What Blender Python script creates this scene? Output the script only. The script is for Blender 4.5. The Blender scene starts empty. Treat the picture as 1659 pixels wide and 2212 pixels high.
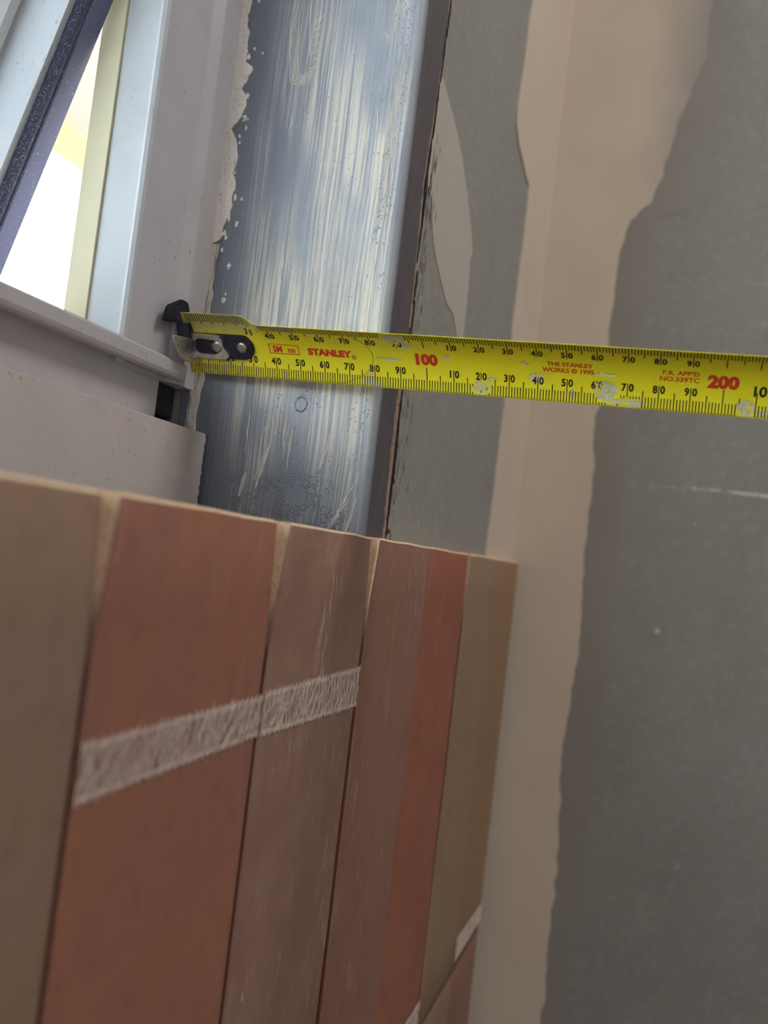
import bpy, bmesh, math, random
from mathutils import Vector, Matrix, noise
random.seed(11)
S = 0.001                     # everything below is written in millimetres
scn = bpy.context.scene
COL = scn.collection

# ------------------------------------------------------------------ camera
cam = bpy.data.cameras.new('camera'); camo = bpy.data.objects.new('camera', cam); COL.objects.link(camo)
cr = Vector((0.31266814, -0.94260088, 0.11722723)); cu = Vector((-0.08338329, 0.09570090, 0.99191157)); cf = Vector((0.94619547, 0.31991394, 0.04867454))
m = Matrix((cr, cu, -cf)).transposed().to_4x4(); m.translation = Vector((-308.976, -190.931, -6.1106)) * S
camo.matrix_world = m
cam.sensor_fit = 'HORIZONTAL'; cam.sensor_width = 36; cam.lens = 1894.28 / 1659 * 36
cam.clip_start = 0.005; cam.clip_end = 200
cam.dof.use_dof = True; cam.dof.focus_distance = 0.325; cam.dof.aperture_fstop = 12
scn.camera = camo
# ------------------------------------------------------------------ sky, lamp, exposure
w = bpy.data.worlds.new('World'); scn.world = w; w.use_nodes = True
bg = w.node_tree.nodes['Background']; bg.inputs[0].default_value = (0.92, 0.96, 1.0, 1); bg.inputs[1].default_value = 22.0
def area(name, loc, rot, sx, sy, power, color):
    l = bpy.data.lights.new(name, 'AREA'); l.shape = 'RECTANGLE'; l.size = sx; l.size_y = sy; l.energy = power; l.color = color
    o = bpy.data.objects.new(name, l); COL.objects.link(o); o.location = Vector(loc) * S; o.rotation_euler = rot
    return o
area('unseen_key_lamp', (-40, -700, 860), (0, 0, 0), 0.35, 0.35, 5.4, (1.0, 0.96, 0.92))  # unseen lamp, added and placed for the fall-off across the walls
area('left_fill_light', (-1490, -1150, 150), (0, -math.pi / 2, 0), 1.6, 0.7, 6.0, (0.93, 0.96, 1.0))  # added fill light for the side wall; the left wall has no doorway
vt = scn.view_settings; vt.view_transform = 'Standard'; vt.look = 'None'; vt.exposure = 0.0; vt.gamma = 1.0; vt.use_curve_mapping = False
scn.cycles.use_denoising = True

# ------------------------------------------------------------------ materials
def lin(c):
    return tuple(((v / 255) / 12.92 if v <= 10 else ((v / 255 + 0.055) / 1.055) ** 2.4) for v in c) + (1,)
class M:
    def __init__(s, name, rgb=(128, 128, 128), rough=0.6, metal=0.0, spec=0.5, coord='Object'):
        s.m = bpy.data.materials.new(name); s.m.use_nodes = True; s.t = s.m.node_tree; s.n = s.t.nodes
        s.b = s.n['Principled BSDF']; s.b.inputs['Roughness'].default_value = rough; s.b.inputs['Metallic'].default_value = metal
        s.b.inputs['Specular IOR Level'].default_value = spec
        tc = s.n.new('ShaderNodeTexCoord'); s.co = tc.outputs[coord]; s.tc = tc
        c = s.n.new('ShaderNodeRGB'); c.outputs[0].default_value = lin(rgb); s.c = c.outputs[0]; s.bump = None
        s.link(s.c, s.b.inputs['Base Color'])
    def link(s, a, b): s.t.links.new(a, b)
    def mapped(s, sc, loc=(0, 0, 0), rot=(0, 0, 0), co=None):
        mp = s.n.new('ShaderNodeMapping'); mp.inputs['Scale'].default_value = sc; mp.inputs['Location'].default_value = loc; mp.inputs['Rotation'].default_value = rot
        s.link(co or s.co, mp.inputs[0]); return mp.outputs[0]
    def noise(s, sc, detail=3, rough=0.5, dist=0.0, loc=(0, 0, 0), co=None):
        nz = s.n.new('ShaderNodeTexNoise'); nz.inputs['Scale'].default_value = 1; nz.inputs['Detail'].default_value = detail
        nz.inputs['Roughness'].default_value = rough; nz.inputs['Distortion'].default_value = dist
        s.link(s.mapped(sc if isinstance(sc, tuple) else (sc,) * 3, loc, co=co), nz.inputs['Vector']); return nz.outputs[0]
    def ramp(s, v, a, b, lo=0.0, hi=1.0):
        r = s.n.new('ShaderNodeMapRange'); r.interpolation_type = 'SMOOTHSTEP'
        for i, x in zip(('From Min', 'From Max', 'To Min', 'To Max'), (a, b, lo, hi)): r.inputs[i].default_value = x
        s.link(v, r.inputs[0]); return r.outputs[0]
    def math(s, op, a, b=None):
        n = s.n.new('ShaderNodeMath'); n.operation = op
        for i, x in enumerate((a, b)):
            if x is None: continue
            if isinstance(x, (int, float)): n.inputs[i].default_value = x
            else: s.link(x, n.inputs[i])
        return n.outputs[0]
    def sep(s, co=None):
        n = s.n.new('ShaderNodeSeparateXYZ'); s.link(co or s.co, n.inputs[0]); return n.outputs
    def mix(s, fac, rgb):
        n = s.n.new('ShaderNodeMix'); n.data_type = 'RGBA'
        if isinstance(fac, (int, float)): n.inputs[0].default_value = fac
        else: s.link(fac, n.inputs[0])
        s.link(s.c, n.inputs[6]); n.inputs[7].default_value = lin(rgb); s.c = n.outputs[2]
        s.link(s.c, s.b.inputs['Base Color']); return s
    def addbump(s, h, dist=0.0005, strength=1.0):
        n = s.n.new('ShaderNodeBump'); n.inputs['Distance'].default_value = dist; n.inputs['Strength'].default_value = strength
        s.link(h, n.inputs['Height'])
        if s.bump: s.link(s.bump, n.inputs['Normal'])
        s.bump = n.outputs[0]; s.link(s.bump, s.b.inputs['Normal']); return s
    def rough(s, v): s.link(v, s.b.inputs['Roughness']); return s

def powder(name, rgb, speck=0.5, rough=0.45, dirt=(70, 64, 66)):
    a = M(name, rgb, rough)
    a.mix(a.ramp(a.noise(60, 4), 0.4, 0.75, 0, 0.25), tuple(int(v * 0.86) for v in rgb))
    a.mix(a.math('MULTIPLY', a.ramp(a.noise((900, 900, 420), 2, 0.6), 0.64, 0.72), a.ramp(a.noise(45, 2), 0.35, 0.7, 0, speck)), dirt)
    a.addbump(a.noise(1500, 2), 0.00005, 0.5); return a.m

m_alu = powder('grey_powder_coat', (188, 183, 188), 0.5)
m_alu_sub = powder('pale_sub_sill_coat', (200, 190, 188), 0.8, 0.55)
m_alu_in = powder('white_outer_coat', (176, 178, 181), 0.3)
m_cream = powder('cream_lining', (206, 198, 166), 0.1, 0.6)
m_sash = powder('speckled_sash_coat', (164, 167, 172), 0.9, 0.5, (60, 56, 50))
m_bead = powder('sash_bead', (200, 203, 202), 0.2)
a = M('sash_flange_dusty', (84, 91, 122), 0.5); a.mix(a.ramp(a.noise(1400, 2), 0.66, 0.72), (210, 212, 215)); m_flange = a.m
a = M('rubber_gasket', (58, 62, 86), 0.85); a.mix(a.ramp(a.noise(2600, 2), 0.58, 0.68), (170, 170, 180)); a.addbump(a.noise(1500, 3), 0.0006); m_rubber = a.m
a = M('black_packer', (26, 28, 42), 0.7); a.mix(a.ramp(a.noise(200, 3), 0.5, 0.8, 0, 0.4), (48, 50, 62)); m_packer = a.m
a = M('glass', (225, 240, 245), 0.02); a.b.inputs['Transmission Weight'].default_value = 1.0; a.b.inputs['IOR'].default_value = 1.45; m_glass = a.m

# grey waterproofing membrane, brushed; UV = (distance along the return, height) in metres
def membrane():
    a = M('grey_waterproof_membrane', (112, 117, 131), 0.36, spec=0.6, coord='UV')
    wob = a.noise((14, 9, 1), 2)
    n = a.n.new('ShaderNodeVectorMath'); n.operation = 'MULTIPLY_ADD'; 
    cmb = a.n.new('ShaderNodeCombineXYZ'); a.link(wob, cmb.inputs[0]); a.link(cmb.outputs[0], n.inputs[0]); n.inputs[1].default_value = (0.005, 0, 0); a.link(a.co, n.inputs[2])
    co = n.outputs[0]
    streak = a.noise((780, 9, 1), 3, 0.62, 0.1, co=co)
    fine = a.noise((1900, 16, 1), 2, 0.6, 0.05, co=co)
    wide = a.noise((170, 6, 1), 3, 0.6, 0.1, co=co)
    region = a.ramp(a.noise((38, 10, 1), 2, 0.5, 0.3, loc=(3, 1, 0)), 0.32, 0.54)
    u = a.sep()
    band = a.math('MULTIPLY', a.ramp(u[0], 0.010, 0.030), a.ramp(u[0], 0.080, 0.072))     # brush load along the reveal
    low = a.ramp(u[1], 0.012, 0.050, 0.25, 1.0)
    up = a.ramp(u[1], 0.215, 0.15, 0.30, 1.0)
    k = a.math('MULTIPLY', a.math('MULTIPLY', region, band), a.math('MULTIPLY', low, up))
    s1 = a.math('MULTIPLY', a.ramp(streak, 0.47, 0.56), k)
    s2 = a.math('MULTIPLY', a.ramp(fine, 0.50, 0.57, 0, 0.8), k)
    s3 = a.math('MULTIPLY', a.ramp(wide, 0.46, 0.64, 0, 0.5), k)
    a.mix(a.ramp(a.noise((60, 30, 1), 3), 0.3, 0.7, 0, 0.35), (88, 92, 110))
    film = a.math('MULTIPLY', a.ramp(u[0], 0.012, 0.06, 0.08, 0.62), a.ramp(u[1], 0.0, 0.05, 0.25, 1.0))  # pale smear film; its rise toward the room edge paints window light
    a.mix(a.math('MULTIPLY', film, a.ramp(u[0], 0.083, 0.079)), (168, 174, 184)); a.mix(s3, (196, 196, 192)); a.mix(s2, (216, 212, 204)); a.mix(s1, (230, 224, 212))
    ret = a.ramp(u[0], 0.0805, 0.0835)                                                # thin coat lapped round the corner; shade away from the window painted in
    a.mix(a.math('MULTIPLY', ret, 0.9), (70, 64, 72))
    a.mix(a.math('MULTIPLY', a.math('MULTIPLY', ret, a.ramp(fine, 0.56, 0.66)), 0.35), (150, 138, 132))
    h = a.math('ADD', a.math('MULTIPLY', streak, 0.7), a.math('MULTIPLY', fine, 0.35))
    a.addbump(h, 0.0007, 0.55); a.addbump(a.noise((300, 300, 1), 3), 0.0002, 0.5)
    return a.m
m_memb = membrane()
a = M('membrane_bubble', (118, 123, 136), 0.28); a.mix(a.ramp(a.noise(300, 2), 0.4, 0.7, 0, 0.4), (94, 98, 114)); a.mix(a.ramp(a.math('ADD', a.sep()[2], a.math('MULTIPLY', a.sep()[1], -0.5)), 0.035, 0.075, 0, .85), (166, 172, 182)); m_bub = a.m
a = M('cream_brush_residue', (226, 216, 196), 0.55); a.mix(a.ramp(a.noise((900, 900, 60), 3), 0.42, 0.6, 0, 0.7), (170, 172, 180)); a.addbump(a.noise((1200, 1200, 60), 3), 0.0004); m_res = a.m
a = M('white_sealant', (214, 206, 196), 0.5); a.mix(a.ramp(a.noise((700, 700, 90), 3), 0.50, 0.62, 0, 0.7), (110, 112, 126)); a.addbump(a.noise(600, 3), 0.0004); m_seal = a.m
a = M('sealant_smear', (242, 236, 228), 0.5); a.addbump(a.noise(400, 3), 0.0006); a.mix(a.ramp(a.noise(500, 3), 0.6, 0.7, 0, .5), (150, 152, 165)); m_smear = a.m

def board():
    a = M('moisture_board', (146, 143, 137), 0.8)
    a.mix(a.ramp(a.noise(22, 4, 0.6), 0.35, 0.7, 0, 0.45), (134, 131, 126))
    a.mix(a.ramp(a.noise(170, 4, 0.7), 0.48, 0.68, 0, 0.45), (164, 163, 160))
    a.mix(a.ramp(a.noise(900, 2), 0.6, 0.8, 0, 0.25), (122, 122, 118))
    z = a.sep()[2]
    a.addbump(a.noise(1200, 3), 0.00006, 0.6); return a.m
m_board = board()
def compound(name, rgb, rgb2):
    a = M(name, rgb, 0.85); a.mix(a.ramp(a.noise(18, 3), 0.35, 0.7, 0, 0.6), rgb2)
    a.mix(a.ramp(a.noise(260, 3, 0.6), 0.55, 0.75, 0, 0.2), tuple(min(255, v + 18) for v in rgb))
    a.addbump(a.noise(140, 4), 0.00025, 0.4); return a.m
m_cmp = compound('joint_compound', (208, 192, 176), (202, 184, 168))
a = M('feathered_compound', (212, 197, 180), 0.85); a.mix(a.ramp(a.noise(18, 3), 0.35, 0.7, 0, 0.6), (206, 189, 172)); sp_ = a.sep()
a.mix(a.math('MULTIPLY', a.ramp(a.math('ADD', sp_[1], a.math('MULTIPLY', a.noise(40, 3), 0.02)), -0.118, -0.172), a.ramp(sp_[2], 0.20, 0.30)), (160, 154, 146)); a.addbump(a.noise(140, 4), 0.00025, 0.4); m_cmp_r = a.m
m_cmp_thin = compound('thin_skim', (147, 142, 135), (140, 135, 130))
m_patch = compound('pale_skim', (186, 177, 168), (176, 168, 160))
a = M('brown_paper_edge', (160, 136, 118), 0.9); a.mix(a.ramp(a.noise(500, 3), 0.5, 0.65), (120, 98, 86)); m_paper = a.m
a = M('dark_dried_adhesive', (44, 38, 44), 0.6); a.addbump(a.noise(900, 3), 0.0005); m_dark = a.m
a = M('chalk', (205, 200, 192), 0.9); a.mix(a.ramp(a.noise(200, 4), 0.4, 0.6), (150, 148, 142)); m_chalk = a.m
a = M('plain_plaster', (196, 188, 176), 0.9); a.mix(a.ramp(a.noise(8, 3), 0.4, 0.7, 0, .4), (182, 174, 162)); m_plaster = a.m
a = M('screed', (128, 122, 116), 0.9); a.mix(a.ramp(a.noise(14, 4), 0.4, 0.7), (110, 105, 100)); m_floor = a.m
a = M('adhesive_bed', (120, 112, 104), 0.9); a.mix(a.ramp(a.noise(200, 3), 0.4, 0.7), (96, 88, 82)); m_bed = a.m

def tile_mat(name, c1, c2, chalk=0.3):
    a = M(name, c1, 0.55, spec=0.35)
    a.mix(a.ramp(a.noise((40, 40, 30), 5, 0.65), 0.36, 0.64), c2)
    a.mix(a.ramp(a.noise((200, 200, 130), 4, 0.65), 0.48, 0.72, 0, 0.5), tuple(int(v * 0.84) for v in c1))
    ch = a.math('MULTIPLY', a.ramp(a.noise((420, 420, 70), 4, 0.7), 0.52, 0.76), a.ramp(a.noise((30, 30, 12), 2), 0.40, 0.66, 0, chalk))
    a.mix(ch, (204, 184, 164))
    a.mix(a.ramp(a.noise((520, 520, 200), 1), 0.77, 0.80, 0, chalk), (232, 214, 196))
    a.addbump(a.noise((320, 320, 120), 4), 0.00018, 0.5); return a.m
a = M('clay_edge_joint_shade', (244, 214, 178), 0.9); a.mix(a.ramp(a.noise(800, 3), 0.5, 0.75), (214, 172, 136)); a.mix(a.ramp(a.math('ADD', a.sep()[2], a.math('MULTIPLY', a.noise(60, 3), 0.02)), -0.002, -0.034), (104, 60, 48)); a.addbump(a.noise(1400, 3), 0.0003); m_clay = a.m  # raw clay, darkened downward to paint the shade inside the joints
m_tiles = [tile_mat('taupe_olive_glaze', (152, 124, 104), (146, 120, 94), 0.15),
           tile_mat('taupe_olive_glaze_b', (146, 118, 106), (146, 118, 97), 0.1),
           tile_mat('red_terracotta_glaze', (150, 102, 88), (156, 104, 82), 0.12),
           tile_mat('dusty_brown_glaze', (152, 118, 102), (142, 106, 92), 0.85),
           tile_mat('brown_glaze', (146, 106, 92), (142, 102, 85), 0.5),
           tile_mat('orange_terracotta_glaze', (158, 99, 78), (150, 90, 70), 0.3),
           tile_mat('olive_beige_glaze', (154, 127, 105), (148, 120, 95), 0.15),
           tile_mat('olive_brown_glaze', (154, 120, 92), (148, 116, 90), 0.1)]
def mesh_mat():
    a = M('fibreglass_mesh', (196, 170, 162), 0.8)
    tr = a.n.new('ShaderNodeBsdfTransparent'); mx = a.n.new('ShaderNodeMixShader')
    f = a.ramp(a.noise((260, 1, 130), 3, 0.6, 1.2), 0.40, 0.62, 0.72, 0.16)
    a.link(f, mx.inputs[0]); a.link(tr.outputs[0], mx.inputs[1]); a.link(a.b.outputs[0], mx.inputs[2])
    a.link(mx.outputs[0], a.n['Material Output'].inputs[0]); return a.m
m_veil = mesh_mat()
a = M('mesh_thread', (222, 202, 192), 0.8); a.mix(a.ramp(a.noise(600, 2), 0.4, 0.7, 0, 0.5), (196, 170, 160)); m_thread = a.m

def blade_mat():
    a = M('yellow_tape_lacquer', (240, 224, 40), 0.32, spec=0.5, coord='UV')
    u = a.sep()
    a.mix(a.ramp(a.noise((90, 90, 1), 4, 0.7), 0.55, 0.8, 0, 0.25), (196, 184, 50))
    a.mix(a.ramp(a.noise((900, 900, 1), 3, 0.7), 0.70, 0.76, 0, 0.5), (120, 116, 60))
    spots = [(120, 3.0, 3.6, 2.6), (124, 6.0, 2.0, 1.0), (163, 5.0, 4.4, 4.0), (170, 1.6, 7, 1.5), (140, 8.0, 3.5, 2.0), (90, 21.0, 5.2, 3.2), (93, 17.5, 3.0, 1.6), (86, 11.2, 5.5, .8), (207, 3, 3.2, 3.0), (212, 1.5, 3, 1.4), (79, 1.8, 3.4, 2.2), (78, 4.5, 1.5, 1.5), (49, 22.5, 4, 1.6), (43, 22.0, 4, 1.2), (35, 23.0, 5, 2.0), (44, 2.0, 1.6, 1.0), (181, 19.5, 2.8, 0.7), (46, 24, 5, .8), (108, 13.5, 1.3, 1.1), (162, 11, 5, .7), (152, 3.2, 1.2, 2), (146, 22.5, 2.5, 1.5), (136, 13.2, 2.4, .8)]
    acc = None
    for (t, s_, rx, ry) in spots:
        dx = a.math('DIVIDE', a.math('SUBTRACT', u[0], t * S), rx * S); dy = a.math('DIVIDE', a.math('SUBTRACT', u[1], s_ * S), ry * S)
        d = a.math('SUBTRACT', 1.0, a.math('ADD', a.math('MULTIPLY', dx, dx), a.math('MULTIPLY', dy, dy)))
        d = a.math('MAXIMUM', d, 0.0)
        acc = d if acc is None else a.math('MAXIMUM', acc, d)
    nz = a.noise((700, 700, 1), 4, 0.7, 0.6)
    k = a.math('MULTIPLY', a.ramp(acc, 0.0, 0.45), a.ramp(nz, 0.44, 0.54))
    a.k = k
    a.mix(k, (220, 217, 202))
    # worn first centimetres
    wear = a.math('MULTIPLY', a.ramp(u[0], 0.034, 0.018), a.ramp(a.noise((500, 300, 1), 4, 0.7), 0.35, 0.6, 0.0, 0.8))
    wear = a.math('MAXIMUM', wear, a.math('MULTIPLY', a.ramp(u[0], 0.036, 0.026), a.ramp(u[1], 0.014, 0.020, 0.2, 0.9)))
    a.mix(a.math('MULTIPLY', wear, 0.85), (150, 144, 104))
    e = a.math('MINIMUM', a.ramp(u[1], 0.0, 0.0005), a.ramp(u[1], 0.025, 0.0245))
    a.addbump(a.math('MULTIPLY', k, nz), 0.0006, 0.8)
    r = a.ramp(k, 0, 1, 0.34, 0.8); a.rough(r)
    return a.m
m_blade = blade_mat()
a = M('black_ink', (30, 30, 18), 0.5); a.mix(a.ramp(a.noise(700, 3), 0.62, 0.72, 0, .6), (120, 112, 40)); m_ink = a.m
a = M('red_ink', (214, 58, 34), 0.5); a.mix(a.ramp(a.noise(700, 3), 0.6, 0.72, 0, .5), (210, 130, 50)); m_red = a.m
def steel(name, rgb, rough=0.35):
    a = M(name, rgb, rough, 0.9); a.mix(a.ramp(a.noise(350, 4, 0.7), 0.5, 0.7, 0, 0.6), tuple(int(v * 0.55) for v in rgb))
    a.addbump(a.noise(700, 3), 0.0002, 0.5); return a.m
m_steel = steel('worn_steel', (214, 208, 200)); m_steel_dark = steel('dark_steel', (70, 70, 84), 0.45); m_rivet = steel('rivet_steel', (176, 172, 164), 0.4)
a = M('pink_soffit', (138, 108, 98), 0.8); a.mix(a.ramp(a.noise(3, 2), 0.4, 0.7, 0, .3), (130, 102, 94)); m_soffit = a.m
a = M('yellow_fascia', (140, 120, 62), 0.7); a.mix(a.ramp(a.noise(4, 2), 0.4, 0.7, 0, .4), (130, 110, 56)); m_fascia = a.m
a = M('dark_paving', (92, 90, 84), 0.9); a.mix(a.ramp(a.noise(5, 4), 0.4, 0.7), (78, 78, 72)); m_path = a.m

# ------------------------------------------------------------------ mesh helpers
def link(name, bm, mats, parent=None, kind=None, smooth=False, label=None):
    me = bpy.data.meshes.new(name)
    if isinstance(bm, bmesh.types.BMesh):
        bm.to_mesh(me); bm.free()
    else:
        me.from_pydata([tuple(v) for v in bm[0]], [], bm[1])
    me.transform(Matrix.Scale(S, 4))
    for mt in (mats if isinstance(mats, (list, tuple)) else [mats]): me.materials.append(mt)
    if smooth:
        for p in me.polygons: p.use_smooth = True
    o = bpy.data.objects.new(name, me); COL.objects.link(o)
    if parent is not None: o.parent = parent
    if kind: o['kind'] = kind
    if label: o['label'] = label
    return o
def empty(name, loc=(0, 0, 0)):
    o = bpy.data.objects.new(name, None); o.empty_display_size = 0.02; COL.objects.link(o); o.location = Vector(loc) * S; return o
def box(bm, x0, x1, y0, y1, z0, z1, bev=0, seg=2):
    r = bmesh.ops.create_cube(bm, size=1)
    vs = r['verts']
    for v in vs:
        v.co = ((x0 + x1) / 2 + v.co.x * (x1 - x0), (y0 + y1) / 2 + v.co.y * (y1 - y0), (z0 + z1) / 2 + v.co.z * (z1 - z0))
    if bev:
        es = list({e for v in vs for e in v.link_edges})
        bmesh.ops.bevel(bm, geom=es, offset=bev, segments=seg, affect='EDGES', profile=0.5)
def prism(bm, pts, axis, a, b, cap=True):
    """closed outline pts (2D) swept along an axis from a to b"""
    def P(p, t):
        return (p[0], p[1], t) if axis == 'z' else ((t, p[0], p[1]) if axis == 'x' else (p[0], t, p[1]))
    va = [bm.verts.new(P(p, a)) for p in pts]; vb = [bm.verts.new(P(p, b)) for p in pts]
    n = len(pts)
    for i in range(n): bm.faces.new((va[i], va[(i + 1) % n], vb[(i + 1) % n], vb[i]))
    if cap: bm.faces.new(va[::-1]); bm.faces.new(vb)
    bmesh.ops.recalc_face_normals(bm, faces=bm.faces[:])
    return va, vb
def rag(pts, amp, step, seed=0, closed=True):
    out = []
    n = len(pts)
    for i in range(n if closed else n - 1):
        a, b = pts[i], pts[(i + 1) % n]
        L = math.hypot(b[0] - a[0], b[1] - a[1]); k = max(1, int(L / step))
        for j in range(k):
            t = j / k; x = a[0] + (b[0] - a[0]) * t; y = a[1] + (b[1] - a[1]) * t
            q = Vector((x / step * 0.35, y / step * 0.35, seed * 7.3))
            out.append((x + amp * noise.noise(q), y + amp * noise.noise(q + Vector((31, 17, 5)))))
    if not closed: out.append(pts[-1])
    return out
def slab(pts, axis, a, b):
    bm = bmesh.new(); prism(bm, pts, axis, a, b); return bm

# ------------------------------------------------------------------ the room shell
YW, YO, XC = -77.7, 38.0, 328.0
bm = bmesh.new()
box(bm, 1.2, XC, YW, YO, -1000, 1400)                 # right of the window, reveal face at x = 1.2
box(bm, -700, 1.2, YW, YO, -1000, -14)
box(bm, -700, 1.2, YW, YO, 700, 1400)
box(bm, -1500, -700, YW, YO, -1000, 1400)
wall_back = link('wall_back', bm, m_board, kind='structure')
bm = bmesh.new(); box(bm, XC, XC + 100, -1900, YO, -1000, 1400); wall_right = link('wall_right', bm, m_board, kind='structure')
bm = bmesh.new(); box(bm, -1600, -1500, -1900, YO, -1000, 1400); link('wall_left', bm, m_plaster, kind='structure')
bm = bmesh.new(); box(bm, -1600, XC + 100, -2000, -1900, -1000, 1400); link('wall_front', bm, m_plaster, kind='structure')
bm = bmesh.new(); box(bm, -1600, XC + 100, -2000, YO, -1100, -1000); link('floor', bm, m_floor, kind='structure')
bm = bmesh.new(); box(bm, -1600, XC + 100, -2000, YO, 1400, 1450); link('ceiling', bm, m_plaster, kind='structure')

# grey membrane: up the reveal, round the corner and a little way onto the wall
def membrane_mesh():
    R_ = 3.2; prof = []                                # (distance, x, y)
    y = 6.0; x0 = 0.0
    ye = YW - 1.0
    ys = [6.0 - i * 4.0 for i in range(0, 21)]
    for yy in ys:
        if yy > ye + R_: prof.append((-yy, x0, yy))
    for i in range(9):
        t = i / 8 * math.pi / 2
        prof.append((-(ye + R_) + R_ * t, x0 + R_ - R_ * math.cos(t), ye + R_ - R_ * math.sin(t)))
    base = prof[-1][0]
    nx = 9
    verts, faces, uvs = [], [], []
    zs = [-16 + 2.0 * i for i in range(0, 258)]
    rng = random.Random(3)
    knots = [(-16, 24), (3, 24.6), (21, 23.5), (38, 22.5), (55, 22), (90, 27), (107, 26.4), (130, 24.5), (148, 23.5), (164, 25.2), (183, 27.4), (204, 29.2), (219, 30), (300, 27), (520, 26)]
    rows = []
    for z in zs:
        for k in range(len(knots) - 1):
            if knots[k][0] <= z <= knots[k + 1][0]:
                a, b = knots[k], knots[k + 1]; xe = a[1] + (b[1] - a[1]) * (z - a[0]) / (b[0] - a[0])
        xe += 1.5 * noise.noise(Vector((z * 0.35, 3, 1))) + 0.9 * noise.noise(Vector((z * 1.2, 8, 1)))
        row = []
        for (d, x, y) in prof:
            dx = 0.08 * noise.noise(Vector((d * 0.05, z * 0.02, 0)))
            row.append(((x + dx, y, z), (d, z)))
        x0_ = prof[-1][1]
        for i in range(1, nx + 1):
            x = x0_ + (xe - x0_) * i / nx
            row.append(((x, ye + 0.12 * noise.noise(Vector((x * .3, z * .1, 2))), z), (base + (x - x0_), z)))
        row.append(((xe + 0.2, YW + 0.2, z), (base + xe - x0_ + 1, z)))
        rows.append(row)
    me_v = [c[0] for r in rows for c in r]; uv = [c[1] for r in rows for c in r]; n = len(rows[0])
    for j in range(len(rows) - 1):
        for i in range(n - 1):
            faces.append((j * n + i, j * n + i + 1, (j + 1) * n + i + 1, (j + 1) * n + i))
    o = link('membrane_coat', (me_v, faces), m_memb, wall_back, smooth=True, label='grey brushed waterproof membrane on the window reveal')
    ul = o.data.uv_layers.new(name='UVMap')
    for lp in o.data.loops:
        q = uv[lp.vertex_index]; ul.data[lp.index].uv = (q[0] * S, q[1] * S)
membrane_mesh()

# bubbles in the membrane
def bubbles():
    vs, fs = [], []
    rng = random.Random(5)
    def dome(y, z, r, h):
        b = len(vs); k = 7
        for ring, (rr, hh) in enumerate(((1.0, 0.0), (0.78, 0.62), (0.35, 0.95))):
            for i in range(k):
                t = 2 * math.pi * i / k; vs.append((0.12 - h * hh, y + r * rr * math.cos(t), z + r * rr * math.sin(t)))
        vs.append((0.12 - h, y, z))
        for ring in range(2):
            for i in range(k): fs.append((b + ring * k + i, b + ring * k + (i + 1) % k, b + (ring + 1) * k + (i + 1) % k, b + (ring + 1) * k + i))
        for i in range(k): fs.append((b + 2 * k + i, b + 2 * k + (i + 1) % k, b + 3 * k))
    def sow(n, y0, y1, z0, z1, r0, r1, cl=0.0, sc=0.12):
        c = 0; tries = 0
        while c < n and tries < n * 40:
            tries += 1
            y = rng.uniform(y0, y1); z = rng.uniform(z0, z1)
            if noise.noise(Vector((y * sc, z * sc, 4))) < cl: continue
            r = rng.uniform(r0, r1); dome(y, z, r, r * rng.uniform(0.45, 0.8)); c += 1
    sow(1500, -72, -14, -8, 20, 0.2, 0.5, -0.08)
    sow(330, -60, -36, 4, 27, 0.25, 0.55, 0.0)
    sow(260, -76, -30, 18, 60, 0.22, 0.5, 0.05)
    sow(110, -75.5, -73, -5, 230, 0.25, 0.55, -0.2)
    sow(70, -73, -30, 62, 130, 0.2, 0.45, 0.1)
    sow(170, -70, -25, 135, 215, 0.2, 0.45, 0.15)
    sow(150, -74.5, -69, 112, 150, 0.25, 0.5, 0.0, 0.2)
    sow(140, -75, -69, 165, 225, 0.25, 0.5, 0.0, 0.2)
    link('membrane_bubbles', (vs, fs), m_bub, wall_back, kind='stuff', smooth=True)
bubbles()

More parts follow.
